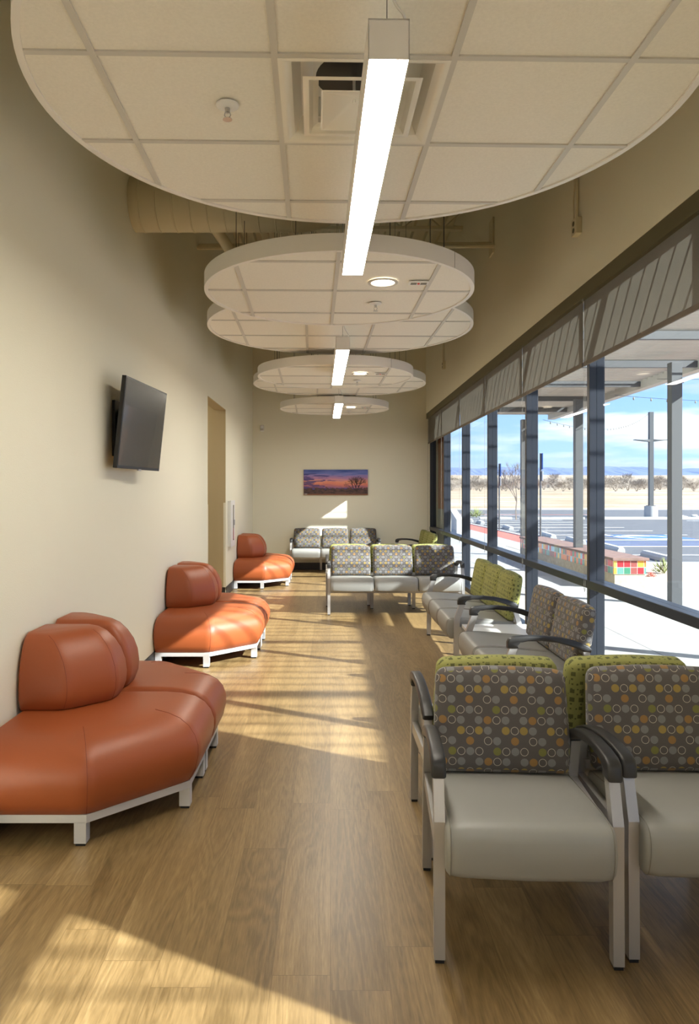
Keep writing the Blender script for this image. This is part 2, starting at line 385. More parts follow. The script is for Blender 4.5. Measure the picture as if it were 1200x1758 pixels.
def m_print():
    m, t, b = new_mat('sunset_print'); g = G(t)
    uv = g.n('ShaderNodeUVMap'); sp = g.n('ShaderNodeSeparateXYZ'); g.l(uv.outputs[0], sp.inputs[0])
    u = g.m('DIVIDE', g.m('ADD', sp.outputs[0], .507), 1.223); v = g.m('DIVIDE', g.m('SUBTRACT', sp.outputs[1], 1.426), .484)
    mp = g.n('ShaderNodeMapping'); mp.inputs['Scale'].default_value = (2.2, 9, 1)
    cmv = g.n('ShaderNodeCombineXYZ'); g.l(u, cmv.inputs[0]); g.l(v, cmv.inputs[1]); g.l(cmv.outputs[0], mp.inputs[0])
    nz = g.n('ShaderNodeTexNoise'); nz.inputs['Scale'].default_value = 1.7; nz.inputs['Detail'].default_value = 5; g.l(mp.outputs[0], nz.inputs[0])
    sky = g.ramp(g.m('ADD', v, g.m('MULTIPLY', g.m('SUBTRACT', nz.outputs[0], .5), .35)),
                 [(.25, (.10, .07, .28)), (1.0, (.02, .06, .30)), (.40, (.75, .22, .16)), (.52, (.85, .34, .20)), (.66, (.48, .22, .42)), (.82, (.17, .20, .55))])
    left = g.m('SUBTRACT', 1, g.m('MULTIPLY', u, 1.9))
    cl = g.m('GREATER_THAN', g.m('ADD', nz.outputs[0], g.m('MULTIPLY', left, .14)), .60)
    sky = g.mix(g.m('MULTIPLY', cl, g.m('MULTIPLY', g.m('LESS_THAN', v, .85), .85)), sky, (.03, .035, .20))
    n2 = g.n('ShaderNodeTexNoise'); n2.inputs['Scale'].default_value = 16; n2.inputs['Detail'].default_value = 6; g.l(cmv.outputs[0], n2.inputs[0])
    brush = g.m('LESS_THAN', v, g.m('ADD', .10, g.m('MULTIPLY', n2.outputs[0], .34)))
    gnd = g.ramp(n2.outputs[0], [(.35, (.035, .018, .022)), (.7, (.14, .06, .05))])
    c = g.mix(brush, sky, gnd)
    c = g.mix(g.m('LESS_THAN', v, .05), c, (.22, .08, .03))
    g.l(c, b.inputs['Base Color']); b.inputs['Roughness'].default_value = .5
    return m
M['print'] = m_print()

# ------------------------------------------------------------------ room shell
struct('floor', box(-3.6, 2.06, NB, FW+.1, -.12, 0), M['floor'])
CT = 5.45
OY0, OY1, OZ = 8.72, 10.22, 2.645         # opening in the left wall
bm = bmesh.new()
bx(bm, LW-.15, LW, NB, OY0, 0, CT); bx(bm, LW-.15, LW, OY1, FW, 0, CT); bx(bm, LW-.15, LW, OY0, OY1, OZ, CT)
struct('wall_left', bm, M['wall'])
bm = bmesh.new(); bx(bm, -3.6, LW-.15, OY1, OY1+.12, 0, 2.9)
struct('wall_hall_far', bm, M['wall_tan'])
struct('wall_hall_side', box(-3.7, -3.6, OY0-1, OY1+.12, 0, 2.9), M['wall'])
struct('wall_hall_near', box(-3.6, LW-.15, OY0-1.1, OY0-1, 0, 2.9), M['wall'])
struct('ceiling_hall', box(-3.7, LW-.15, OY0-1.1, OY1+.12, 2.9, 3.0), M['wall'])
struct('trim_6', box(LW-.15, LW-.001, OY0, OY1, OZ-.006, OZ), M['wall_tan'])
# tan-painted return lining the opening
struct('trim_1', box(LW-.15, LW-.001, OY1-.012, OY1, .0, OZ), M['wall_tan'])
struct('wall_far', box(LW-.15, 2.06, FW, FW+.15, 0, CT), M['wall'])
struct('wall_back', box(LW-.15, 2.25, NB-.15, NB, 0, CT), M['wall'])
WH = 2.98; XF, XO = 1.90, 2.015           # window head; frame inner / outer face
WY0, WY1 = 2.95, FW                       # main window run
W2A, W2B = -1.6, 1.05                     # second window behind the camera
bm = bmesh.new()
bx(bm, RW, 2.06, NB, FW, WH, CT)
bx(bm, RW, 2.06, NB, W2A, 0, WH); bx(bm, RW, 2.06, W2B, WY0, 0, WH)
bx(bm, XF-.01, 2.06, WY0, WY1, 0, .09); bx(bm, XF-.01, 2.06, W2A, W2B, 0, .09)
struct('wall_right', bm, M['wall'])
# corrugated roof deck
bm = bmesh.new(); xs = []; xx = LW-.2; up = 0
while xx < 2.3:
    xs += [(xx, 0), (xx+.09, 0), (xx+.11, .06), (xx+.19, .06)]; xx += .21
prof = [(a, CT-.06+b) for a, b in xs]; prof2 = prof+[(xs[-1][0], CT+.1), (xs[0][0], CT+.1)]
loft(bm, [[(a, NB-.1, b) for a, b in prof2], [(a, FW+.1, b) for a, b in prof2]])
struct('ceiling', bm, M['deckpaint'])
# black rubber base
BB = .135
struct('baseboard_left', bx(box(LW, LW+.008, NB, OY0, 0, BB), LW, LW+.008, OY1, FW, 0, BB), M['base'])
struct('baseboard_far', box(LW, 1.88, FW-.008, FW, 0, BB), M['base'])
struct('baseboard_hall', box(-3.6, LW-.002, OY1-.02, OY1-.012, 0, BB), M['base'])
tag(obj('hall_fill_panel', box(-2.9, -2.3, 9.0, 9.6, 2.86, 2.9, .004), emis('hall_fill_glow', (1, .93, .8), 3.5)), 'added glowing fill panel in the side hall, out of view', 'light')  # glowing panel added to brighten what shows through the opening
struct('trim_2', box(LW-.03, LW+.003, OY1-.016, OY1-.0125, BB, 1.33), M['wall'])
struct('trim_3', box(LW-.001, LW+.004, OY0-.03, OY0+.003, BB, 1.33), M['wall'])

# window assembly
def window(name, ys, y0, y1, label_kind='structure'):
    r = empty(name, (0, 0, 0)); r['kind'] = 'structure'
    for y in ys:
        bm = box(XF, XO, y, y+.05, .09, WH, .004); obj('mullion', bm, M['alum'], r)
    struct_ = obj('sill_rail', box(XF-.004, XO+.004, y0, y1, .765, .825, .004), M['alum'], r)
    obj('bottom_rail', box(XF, XO, y0, y1, .09, .15), M['alum'], r)
    obj('head_rail', box(XF, XO, y0, y1, WH-.07, WH), M['alum'], r)
    yy = sorted(ys)
    for a, b in zip(yy, yy[1:]):
        for z0, z1 in ((.15, .765), (.825, WH-.07)):
            obj('pane', box(1.953, 1.957, a+.05, b, z0, z1), M['glass'], r)
    return r
MY = [13.73, 12.08, 10.39, 8.70, 7.0, 5.30, 3.60, 2.95]
window('window_1', MY, WY0, WY1)
wz = window('window_2', [W2A, -.35, W2B-.05], W2A, W2B)
obj('transom_rail', box(XF, XO, W2A, W2B, 2.02, 2.11), M['alum'], wz)
# shade pocket running the length of the window head
struct('trim_4', box(RW+.004, RW+.05, WY0, 13.79, WH-.10, WH), M['fascia'])
struct('trim_5', box(RW+.004, RW+.05, W2A, W2B, WH-.10, WH), M['fascia'])

# ------------------------------------------------------------------ roller blinds
BZ = 2.40
def blind(y0, y1, label):
    r = empty('roller_blind', (1.868, (y0+y1)/2, BZ), 0, label, 'blind', 'grey roller blinds pulled a short way down the windows')
    h = (y1-y0)/2
    obj('fabric', box(-.0008, .0008, -h, h, .03, WH-.085-BZ+.03), M['blind'], r)
    obj('hem_bar', box(-.007, .007, -h, h, 0, .032, .003), M['blindbar'], r)
    bm = bmesh.new(); tube(bm, [(.012, -h, WH-BZ-.045), (.012, h, WH-BZ-.045)], .02, 12); obj('roller', bm, M['blindbar'], r)
    bm = bmesh.new(); bx(bm, -.02, .02, h+.001, h+.006, WH-BZ-.10, WH-BZ-.03); tube(bm, [(-.022, h-.02, WH-BZ-.09), (-.022, h+.02, WH-BZ-.09)], .006)
    obj('bracket', bm, M['steel'], r)
    bm = bmesh.new()
    for dy in (-.012, .018): tube(bm, [(-.018, -(-h)-.06+dy, WH-BZ-.09), (-.018, h-.06+dy, -1.62)], .001, 4)
    tube(bm, [(-.018, h-.072, -1.62), (-.018, h-.06, -1.65), (-.018, h-.042, -1.62)], .0016, 4)
    obj('bead_chain', bm, M['seamg'], r)
bl = ['closest to the camera, over the rightmost window bay', 'second from the camera, beside the wide striped one',
      'third from the camera', 'fourth from the camera', 'fifth from the camera, just short of the corner pair', 'sixth from the camera, next to the corner one',
      'hard against the far corner']
edges = [3.63, 5.325, 7.025, 8.725, 10.415, 12.105, 13.76]
blind(2.97, 3.632, 'narrow grey roller blind at the near end of the window wall, right frame edge')
for i in range(6):
    blind(edges[i]+.012, edges[i+1]-.012, 'grey roller blind, ' + bl[i if i < 5 else 6])

# ------------------------------------------------------------------ ceiling clouds
CROT = math.radians(1.3)
def cloud(cx, cy, z, R, gx, gy, seamang, label, hole=None):
    r = empty('ceiling_cloud', (cx, cy, z), CROT, label, 'ceiling panel', 'round suspended ceiling clouds')
    n = 96; T = .10
    bm = bmesh.new()
    if hole:
        hx, hy, hh = hole; ins, outs = [], []
        for k in range(n):
            a = 2*PI*(k+.5)/n; c_, s_ = math.cos(a), math.sin(a); q = hh/max(abs(c_), abs(s_)); ins.append((hx+c_*q, hy+s_*q)); outs.append((c_*(R-.02), s_*(R-.02)))
        rr = [[(p[0], p[1], .008) for p in ins], [(p[0], p[1], .008) for p in outs], [(p[0], p[1], .03) for p in outs], [(p[0], p[1], .03) for p in ins]]
        loft(bm, rr+[rr[0]], False); bmesh.ops.remove_doubles(bm, verts=bm.verts, dist=1e-5)
    else: lathe(bm, 0, 0, [(R-.02, .008), (R-.02, .03)], n)
    obj('tile_field', bm, M['tile'], r)
    # rim: vertical band with small bottom lip
    bm = bmesh.new(); prof = [(R-.026, 0), (R, 0), (R, T), (R-.006, T), (R-.006, .012), (R-.026, .012)]
    rings = [[(math.cos(2*PI*k/n)*q, math.sin(2*PI*k/n)*q, zz) for k in range(n)] for q, zz in prof]
    loft(bm, rings+[rings[0]], False); bmesh.ops.remove_doubles(bm, verts=bm.verts, dist=1e-5)
    obj('rim', bm, M['trim'], r, smooth=True)
    if seamang is not None:
        bm = bmesh.new(); a = math.radians(seamang)
        bx(bm, -.001, .001, -.0012, .0, .002, T-.001, Matrix.Translation((math.cos(a)*(R+.0008), math.sin(a)*(R+.0008), 0)) @ Matrix.Rotation(a+PI/2, 4, 'Z'))
        obj('rim_joint', bm, M['seamg'], r)
    bm = bmesh.new(); w_ = .012
    for k in range(-4, 5):
        x_ = gx+k*.61
        if abs(x_) < R-.06:
            h = math.sqrt((R-.02)**2-x_*x_); bx(bm, x_-w_, x_+w_, -h, h, .001, .02)
        y_ = gy+k*.61
        if abs(y_) < R-.06:
            h = math.sqrt((R-.02)**2-y_*y_); bx(bm, -h, h, y_-w_, y_+w_, .0014, .02)
    obj('grid', bm, M['grid'], r)
    for k in range(8):
        a = PI/8+k*PI/4; q = R*.8
        bm = bmesh.new(); tube(bm, [(math.cos(a)*q, math.sin(a)*q, .03), (math.cos(a)*q, math.sin(a)*q, (CT-.07 if not (abs(cy+math.sin(a)*q-5.45) < .24 and cx+math.cos(a)*q < .3) else 3.44)-z)], .0022, 5)
        obj('hanger_wire', bm, M['galv'], r)
    return r
cloud(.12, 2.73, 2.94, 1.215, -.315, -.29+0, None, 'large white round ceiling cloud nearest the camera, holding the air diffuser', (-.01, .015, .29))
cloud(.06, 4.97, 2.83, .914, -.03, -.09, -42, 'second white round ceiling cloud, small one with visible curved rim')
cloud(.09, 6.70, 2.985, 1.215, -.31, .3, None, 'third round ceiling cloud, wide one partly behind the second')
cloud(.06, 8.54, 2.83, .914, -.03, -.09, -50, 'fourth round ceiling cloud, small one above the second linear light')
cloud(.13, 10.25, 3.0, 1.215, -.31, .3, None, 'fifth round ceiling cloud, wide one partly behind the fourth')
cloud(.07, 12.18, 2.875, .914, -.03, -.09, None, 'farthest round ceiling cloud, small one before the far wall')
cloud(.1, -.9, 2.94, 1.215, 0, 0, None, 'round ceiling cloud behind the viewpoint')

def downlight(x, y, z, label):
    r = empty('recessed_downlight', (x, y, z), 0, label, 'light', 'recessed downlights')
    bm = bmesh.new(); prof = [(.098, .001), (.096, -.006), (.078, -.006), (.074, .001), (.098, .001)]
    rings = [[(math.cos(2*PI*k/36)*q, math.sin(2*PI*k/36)*q, zz) for k in range(36)] for q, zz in prof]
    loft(bm, rings, False); obj('trim_ring', bm, M['grid'], r, smooth=True)
    bm = bmesh.new(); cyl(bm, 0, 0, -.0015, .004, .076, 36); obj('lens', bm, M['down'], r)
def sprinkler(x, y, z, label, s=1):
    r = empty('fire_sprinkler', (x, y, z), 0, label, 'sprinkler', 'ceiling fire sprinklers')
    bm = bmesh.new(); lathe(bm, 0, 0, [(.044, .001), (.042, -.004), (.028, -.010), (.014, -.012)], 28); obj('escutcheon', bm, M['white'], r, smooth=True)
    bm = bmesh.new(); lathe(bm, 0, 0, [(.010, -.01), (.009, -.028), (.005, -.03)], 16)
    for s_ in (-1, 1): tube(bm, [(s_*.008, 0, -.025), (s_*.012, 0, -.038), (s_*.003, 0, -.052)], .002, 6)
    lathe(bm, 0, 0, [(.003, -.05), (.018, -.053), (.018, -.055), (.003, -.055)], 16); obj('head', bm, M['steel'], r, smooth=True)
def strobe(x, y, z, label):
    r = empty('smoke_sensor', (x, y, z), 0, label, 'sensor', 'small rectangular ceiling sensors')
    obj('plate', box(-.065, .065, -.035, .035, -.008, .001, .002), M['white'], r)
    obj('vents', bx(box(-.05, -.012, -.02, .02, -.0095, -.0075), .014, .052, -.02, .02, -.0095, -.0075), M['seamg'], r)
    bm = bmesh.new(); cyl(bm, 0, -.006, -.014, -.008, .008, 12); obj('red_lamp', bm, mat('red_lens', (.7, .02, .02), .3), r)
for y, z, nm in ((4.67, 2.83, 'second'), (8.24, 2.83, 'fourth'), (11.88, 2.875, 'farthest')):
    downlight(.34, y, z, 'lit round recessed downlight in the %s ceiling cloud' % nm)
    strobe(.57, y, z, 'small rectangular sensor with red lamp in the %s ceiling cloud' % nm)
    sprinkler(.325, y+.52, z, 'pendent fire sprinkler in the %s ceiling cloud' % nm)
sprinkler(-.39, 2.74, 2.94, 'white pendent fire sprinkler in the largest, nearest ceiling cloud')

# air diffuser in the near cloud
r = empty('air_diffuser', (.11, 2.745, 2.94), CROT, 'square white louvred air diffuser set in the nearest ceiling cloud', 'vent')
def sq(h, z): return [(-h, -h, z), (h, -h, z), (h, h, z), (-h, h, z)]
bm = bmesh.new(); loft(bm, [sq(.296, -.001), sq(.285, -.001), sq(.27, .004), sq(.25, -.004+.02), sq(.22, .075), sq(.17, .10)], False); loft(bm, [sq(.296, -.001), sq(.296, .02)], False)
obj('outer_cone', bm, M['whitegl'], r, smooth=True, ang=25)
bm = bmesh.new(); loft(bm, [sq(.212, -.012), sq(.205, -.014), sq(.19, -.012), sq(.175, .008), sq(.155, .016)], False); obj('middle_cone', bm, M['whitegl'], r, smooth=True, ang=25)
bm = bmesh.new(); loft(bm, [sq(.145, -.022), sq(.139, -.024), sq(.03, .012), sq(.01, .014)], False)
bm.faces.new([bm.verts.new(p) for p in sq(.0101, .014)]); obj('centre_plate', bm, M['whitegl'], r, smooth=True, ang=20)
bm = bmesh.new(); cyl(bm, .0, -.02, .098, .25, .165, 40); obj('throat', bm, M['black'], r)  # capped solid; its black colour stands in for the unlit duct opening
bm = bmesh.new(); tube(bm, [(-.02, -.02, .0), (-.02, -.0, .1)], .006, 6)
for a in (.15, -.15): tube(bm, [(a, .12, .02), (a, .12, .1)], .005, 6)
obj('strut', bm, M['whitegl'], r)
# plenum plate around the black throat cap that paints the hole's darkness
bm = bmesh.new(); n = 40
outer = []; 
for k in range(n):
    a = 2*PI*k/n; c_, s_ = math.cos(a), math.sin(a); q = .22/max(abs(c_), abs(s_)); outer.append((c_*q, s_*q, .0975))
inner = [(math.cos(2*PI*k/n)*.165, -.02+math.sin(2*PI*k/n)*.165, .0975) for k in range(n)]
loft(bm, [outer, inner], False); obj('plenum', bm, M['whitegl'], r)

# ------------------------------------------------------------------ linear pendants
def pendant(x0, y0, x1, y1, z, label):
    L_ = math.hypot(x1-x0, y1-y0); a = math.atan2(y1-y0, x1-x0)-PI/2
    r = empty('linear_pendant_light', (x0, y0, z), a, label, 'light', 'linear pendant lights')
    W_ = .0585; H_ = .113
    bm = bmesh.new()
    bx(bm, -W_, W_, 0, .004, 0, H_); bx(bm, -W_, W_, L_-.004, L_, 0, H_); bx(bm, -W_, W_, 0, L_, H_-.004, H_)
    for s in (-1, 1): bx(bm, *(sorted((s*W_, s*(W_-.003)))), 0, L_, 0, H_)
    obj('housing', bm, M['trim'], r)
    obj('diffuser', box(-W_+.0032, W_-.0032, .005, L_-.005, .001, .01), M['tube'], r)
    for yy in (.06, L_-.06):
        bm = bmesh.new(); tube(bm, [(0, yy, H_), (0, yy, CT-.08-z)], .0012, 6); obj('cable', bm, M['galv'], r)
        bm = bmesh.new(); cyl(bm, 0, yy, H_, H_+.03, .005, 12); obj('gripper', bm, M['steel'], r)
    P = [Vector(p) for p in ((.05, .03, H_), (.045, .03, H_+.03), (.02, .04, H_+.075), (.006, .05, H_+.16), (.004, .055, H_+.35), (.006, .055, CT-.08-z))]
    pts = []
    for i in range(len(P)-1):
        p0, p1, p2, p3 = P[max(i-1, 0)], P[i], P[i+1], P[min(i+2, len(P)-1)]
        for k in range(6):
            t = k/6; pts.append(.5*((2*p1)+(p2-p0)*t+(2*p0-5*p1+4*p2-p3)*t*t+(-p0+3*p1-3*p2+p3)*t**3))
    pts.append(P[-1]); bm = bmesh.new(); tube(bm, pts, .004, 10); obj('power_cord', bm, M['white'], r, smooth=True)
PZ = EYE+1.22
pendant(.165, 2.03, .124, 4.05, PZ, 'long lit linear pendant light nearest the camera, under the first cloud')
pendant(.108, 6.17, .075, 8.17, PZ, 'lit linear pendant light, the middle one of three along the room')
pendant(.12, 9.9, .10, 11.8, PZ, 'lit linear pendant light farthest away, under the last cloud')
pendant(.16, -2.6, .16, -.6, PZ, 'added unseen linear pendant for fill light, behind the viewpoint')  # added out of sight to lift the room's ambient light
pendant(.16, -5.6, .16, -3.6, PZ, 'added unseen linear pendant for fill light, at the back end of the room')  # another unseen pendant put in for fill

# ------------------------------------------------------------------ roof structure
def joist(y, z, label):
    r = empty('roof_joist', (0, y, z), 0, label, 'joist', 'open web roof joists')
    obj('chord', bx(box(LW, RW, -.05, -.006, 0, .04), LW, RW, .006, .05, 0, .04), M['deckpaint'], r)
    obj('chord', bx(box(LW, RW, -.05, -.006, .24, .28), LW, RW, .006, .05, .24, .28), M['deckpaint'], r)
    bm = bmesh.new(); n = 12; st = (RW-LW)/n
    for i in range(n):
        a, b = ((0, 1) if i % 2 else (1, 0)); tube(bm, [(LW+i*st, 0, .02+a*.24), (LW+(i+1)*st, 0, .02+b*.24)], .011, 6)
    obj('web', bm, M['deckpaint'], r)
for y, w_ in ((3.6, 'first one, above the nearest cloud'), (5.7, 'above the gap after the second cloud'), (7.85, 'above the third cloud'), (10.0, 'above the fifth cloud'), (12.1, 'before the far wall')):
    joist(y, CT-.345, 'cream painted open web roof joist ' + w_)
bm = bmesh.new()
for yy, zz in ((8.05, 4.2), (8.13, 4.25)): tube(bm, [(LW, yy, zz), (RW, yy, zz+.02)], .024, 8)
tag(obj('conduit_pipe', bm, M['duct'], smooth=True), 'pair of slim cream pipes crossing high under the roof from the left wall', 'pipe')
bm = bmesh.new(); tube(bm, [(-.95, 5.2, 3.9), (-.93, 5.75, 3.35+.25), (-.75, 6.3, 3.4)], .045, 16)
tag(obj('conduit_pipe', bm, M['duct'], smooth=True), 'thick slanting cream pipe rising behind the second ceiling cloud', 'pipe')
# round duct with elbow
r = empty('air_duct', (LW+.002, 5.45, 3.645), 0, 'round cream painted spiral air duct leaving the left wall', 'duct')
bm = bmesh.new(); pts = [(0, 0, 0), (.5, 0, 0), (1.0, 0, 0), (1.25, 0, 0)]
for k in range(1, 9):
    a = k/8*PI/2; pts.append((1.25+math.sin(a)*.3, 0, (1-math.cos(a))*.3))
pts += [(1.55, 0, .7), (1.55, 0, 1.7)]
tube(bm, pts, .2, 36); obj('duct_pipe', bm, M['duct'], r, smooth=True)
bm = bmesh.new()
for i in range(10):
    xx = .07+.125*i; rings = []
    for q, dx in ((.2, -.006), (.204, -.003), (.204, .003), (.2, .006)):
        rings.append([(xx+dx, math.cos(2*PI*k/36)*q, math.sin(2*PI*k/36)*q) for k in range(36)])
    loft(bm, rings, False)
obj('seam_rib', bm, M['duct'], r)

# power boxes & plate on the right wall
def outlet(y, z, label):
    r = empty('power_box', (RW, y, z), 0, label, 'outlet')
    obj('box', box(-.045, 0, -.05, .05, -.06, .06, .003), M['duct'], r)
    bm = bmesh.new()
    for dz in (-.028, .022):
        loft(bm, [[(-.046, math.cos(2*PI*k/16)*.02-.0, dz+math.sin(2*PI*k/16)*.018) for k in range(16)], [(-.0485, math.cos(2*PI*k/16)*.02, dz+math.sin(2*PI*k/16)*.018) for k in range(16)]])
    obj('socket', bm, M['fascia'], r)
    bm = bmesh.new(); tube(bm, [(-.02, 0, .06), (-.02, 0, CT-.08-z)], .011, 10); obj('conduit', bm, M['duct'], r, smooth=True)
    bm = bmesh.new(); tube(bm, [(-.03, .035, .06), (-.03, .045, .2), (-.03, .02, .32), (-.03, .025, .6)], .006, 8); obj('cord', bm, M['duct'], r, smooth=True)
outlet(5.30, 3.42, 'cream power box with conduit high on the right wall, nearer one')
outlet(11.5, 3.50, 'cream power box with conduit high on the right wall, farther one')
obj_ = obj('wall_plate', box(RW-.02, RW, 8.05, 8.25, 4.15, 4.55, .004), M['duct']); tag(obj_, 'flat cream plate high on the right wall, between the two power boxes', 'plate')
r = empty('motion_sensor', (-1.3, FW, 2.70), 0, 'small white motion sensor high on the far wall near the left corner', 'sensor')
obj('body', box(-.035, .035, -.045, 0, -.06, .06, .012), M['white'], r)
obj('lens', box(-.022, .022, -.05, -.044, -.045, -.005, .004), M['grid'], r)

# ------------------------------------------------------------------ television
c = [Vector(p) for p in ((-1.385, 4.69, 1.63), (-1.33, 5.61, 1.637), (-1.265, 5.60, 2.222), (-1.32, 4.69, 2.232))]
r = empty('television', (LW, 5.1, 1.9), 0, 'black flat screen television tilted down on the left wall bracket', 'television')
ux = (c[1]-c[0]).normalized(); vz = (c[3]-c[0]); W_, H_ = (c[1]-c[0]).length, vz.length
nx = ux.cross(vz).normalized(); vz = nx.cross(ux).normalized()
if nx.x < 0: nx = -nx
T_ = Matrix(((ux.x, vz.x, nx.x, c[0].x-LW), (ux.y, vz.y, nx.y, c[0].y-5.1), (ux.z, vz.z, nx.z, c[0].z-1.9), (0, 0, 0, 1)))
def tvbox(name, a, m, bev=0):
    bm = box(*a, bev=bev)
    for v in bm.verts: v.co = T_ @ v.co
    return obj(name, bm, m, r)
tvbox('bezel', (0, W_, 0, H_, -.03, 0), M['black'], .003)
tvbox('back_shell', (.09, W_-.09, .06, H_-.1, -.055, -.03), M['black'], .01)
tvbox('screen', (.012, W_-.012, .02, H_-.012, -.001, .001), M['screen'])
tvbox('logo_tab', (W_/2-.03, W_/2+.03, -.008, .004, -.012, .001), M['steel'])
bm = bmesh.new(); bx(bm, .0, .02, -.2, .25, -.18, .2); bx(bm, .02, .07, -.08, .12, -.1, .14); obj('wall_bracket', bm, M['black'], r)

# ------------------------------------------------------------------ framed print
r = empty('canvas_print', (0, FW, 0), 0, 'wide sunset landscape canvas with a bare tree on the far wall', 'picture')
bm = box(-.507, .716, -.035, -.002, 1.426, 1.91); o = obj('canvas', bm, M['print'], r)
bm = bmesh.new()
def branch2d(p, a, l, wd, d):
    q = (p[0]+math.cos(a)*l, p[1]+math.sin(a)*l)
    nx_, nz_ = -math.sin(a)*wd, math.cos(a)*wd
    vs = [bm.verts.new((p[0]+nx_, -.0358, p[1]+nz_)), bm.verts.new((p[0]-nx_, -.0358, p[1]-nz_)), bm.verts.new((q[0]-nx_*.6, -.0358, q[1]-nz_*.6)), bm.verts.new((q[0]+nx_*.6, -.0358, q[1]+nz_*.6))]
    bm.faces.new(vs)
    if d > 0:
        for k in range(3 if d > 3 else 2):
            branch2d(q, a+random.uniform(-.75, .75), l*random.uniform(.68, .85), wd*.62, d-1)
random.seed(5)
branch2d((.50, 1.50), 1.75, .075, .013, 6); branch2d((.505, 1.50), 1.15, .08, .011, 6); branch2d((.49, 1.51), 2.3, .08, .009, 5)
obj('printed_tree', bm, mat('dark_ink', (.045, .02, .02), .5), r)
bm = bmesh.new(); bx(bm, -.492, -.44, -.0358, -.0352, 1.437, 1.452); obj('signature', bm, mat('pale_ink', (.5, .5, .5), .5), r)
random.seed(11)

# ------------------------------------------------------------------ extinguisher cabinet
r = empty('extinguisher_cabinet', (LW, 10.43, .69), 0, 'white fire extinguisher cabinet on the left wall past the opening', 'cabinet')
obj('body', box(0, .035, 0, .42, 0, .66, .003), M['white'], r)
o = obj('door', box(.035, .047, -.008, .43, -.008, .668, .003), M['white'], r)
obj('window_slot', box(.0465, .0485, .22, .30, .08, .60), M['screen'], o)
obj('handle', box(.047, .06, .32, .345, .3, .38, .003), M['steel'], o)
obj('red_band', box(.0483, .0492, .235, .285, .10, .26), mat('red_label', (.5, .05, .08), .4), o)

# ------------------------------------------------------------------ modular sofas
A_, B_, C_, D_ = .455, .815, .36, .765
def sofa_module(mirror):
    s = -1 if mirror else 1
    r = empty('modular_sofa')
    def P3(p, z): return Vector((p.x, (p.y if not mirror else -p.y), z))
    seatp = [(0, 0), (A_, 0), (B_, C_), (B_, D_), (0, D_)]
    def cushion(name, poly, rings, rads, wts, m, parent=r):
        bm = bmesh.new(); R = []
        for ins, z, ww in rings:
            R.append([P3(p, z) for p in rpoly(poly, rads, ins, ww or wts, 6)])
        loft(bm, R, True)
        return obj(name, bm, m, parent, smooth=True, ang=60)
    wt = [1, 1, 1, .12, .1]                        # near, chamfer, front, split side, wall side
    k = lambda a, z: (a, z, None)
    rings = [k(.02, .125), k(-.005, .135), k(-.035, .19), k(-.05, .255), k(-.05, .30), k(-.035, .345), k(-.005, .385), k(.04, .415), k(.10, .432), k(.17, .440), k(.26, .443)]
    seat = cushion('seat_cushion', seatp, rings, [.02, .05, .05, .03, .02], wt, M['orange'])
    # seams running up the two front corners
    bm = bmesh.new()
    for ci in (1, 2):
        pts = []
        for ins, z, ww in rings[1:-1]:
            q = rpoly(seatp, [.02, .05, .05, .03, .02], ins, wt, 6); p = q[ci*7+3]; pts.append(P3(p, z+(.0005 if z > .4 else 0)))
        tube(bm, pts, .0016, 6)
    obj('seam', bm, M['seam'], seat)
    back = [(0, .40), (.215, .40), (.395, .575), (.395, D_-.005), (0, D_-.005)]
    wb = [.55, 1, 1, .28, .05]
    rb = [k(.03, .435), k(.0, .45), k(-.018, .50), k(-.022, .55), k(-.015, .61), k(.005, .67), k(.035, .72), k(.072, .762), k(.11, .785), k(.15, .795)]
    bk = cushion('back_cushion', back, rb, [.02, .04, .04, .04, .02], wb, M['orange'])
    bm = bmesh.new()
    for ci in (1, 2):
        pts = []
        for ins, z, ww in rb[1:-1]:
            q = rpoly(back, [.02, .04, .04, .04, .02], ins, wb, 6); pts.append(P3(q[ci*7+3], z))
        tube(bm, pts, .0014, 6)
    obj('seam', bm, M['seam'], bk)
    # steel rail
    bm = bmesh.new()
    ro = [P3(p, 0) for p in rpoly(seatp, .001, 0, None, 1)]; ri = [P3(p, 0) for p in rpoly(seatp, .001, .04, None, 1)]
    rr = [[v+Vector((0, 0, .098)) for v in ro], [v+Vector((0, 0, .132)) for v in ro], [v+Vector((0, 0, .132)) for v in ri], [v+Vector((0, 0, .098)) for v in ri]]
    loft(bm, rr+[rr[0]], False); bmesh.ops.remove_doubles(bm, verts=bm.verts, dist=1e-5)
    obj('base_rail', bm, M['rail'], r)
    for (lx, ly, ang) in ((.0, .0, 0), (A_-.052, 0, 0), (B_-.05, C_+.0, .0), (B_-.05, D_-.05, 0), (0, D_-.05, 0)):
        y0, y1 = (ly, ly+.05) if not mirror else (-ly-.05, -ly)
        bm = box(lx, lx+.05, y0, y1, .012, .1); lg = obj('leg', bm, M['rail'], r)
        obj('foot_pad', box(lx+.005, lx+.045, y0+.005, y1-.005, 0, .012), M['black'], lg)
    return r
s1 = sofa_module(False); s2 = sofa_module(True)
SX = LW+.012
labs = [('orange vinyl sofa module closest to the camera, cut by the left frame edge', 'orange vinyl sofa module joined just behind the nearest one'),
        ('orange vinyl sofa module of the middle pair, nearer half with a sunlit side', 'orange vinyl sofa module of the middle pair, farther half'),
        ('orange vinyl sofa module beside the extinguisher cabinet, nearer half of the far pair', 'orange vinyl sofa module at the far left corner, farther half of the far pair')]
for i, y0 in enumerate((3.0, 6.05, 11.0)):
    a = s1 if i == 0 else copy_tree(s1); b = s2 if i == 0 else copy_tree(s2)
    a.location = (SX, y0, 0); b.location = (SX, y0+D_*2+.035, 0)
    tag(a, labs[i][0], 'sofa', 'orange sofa modules along the left wall'); tag(b, labs[i][1], 'sofa', 'orange sofa modules along the left wall')

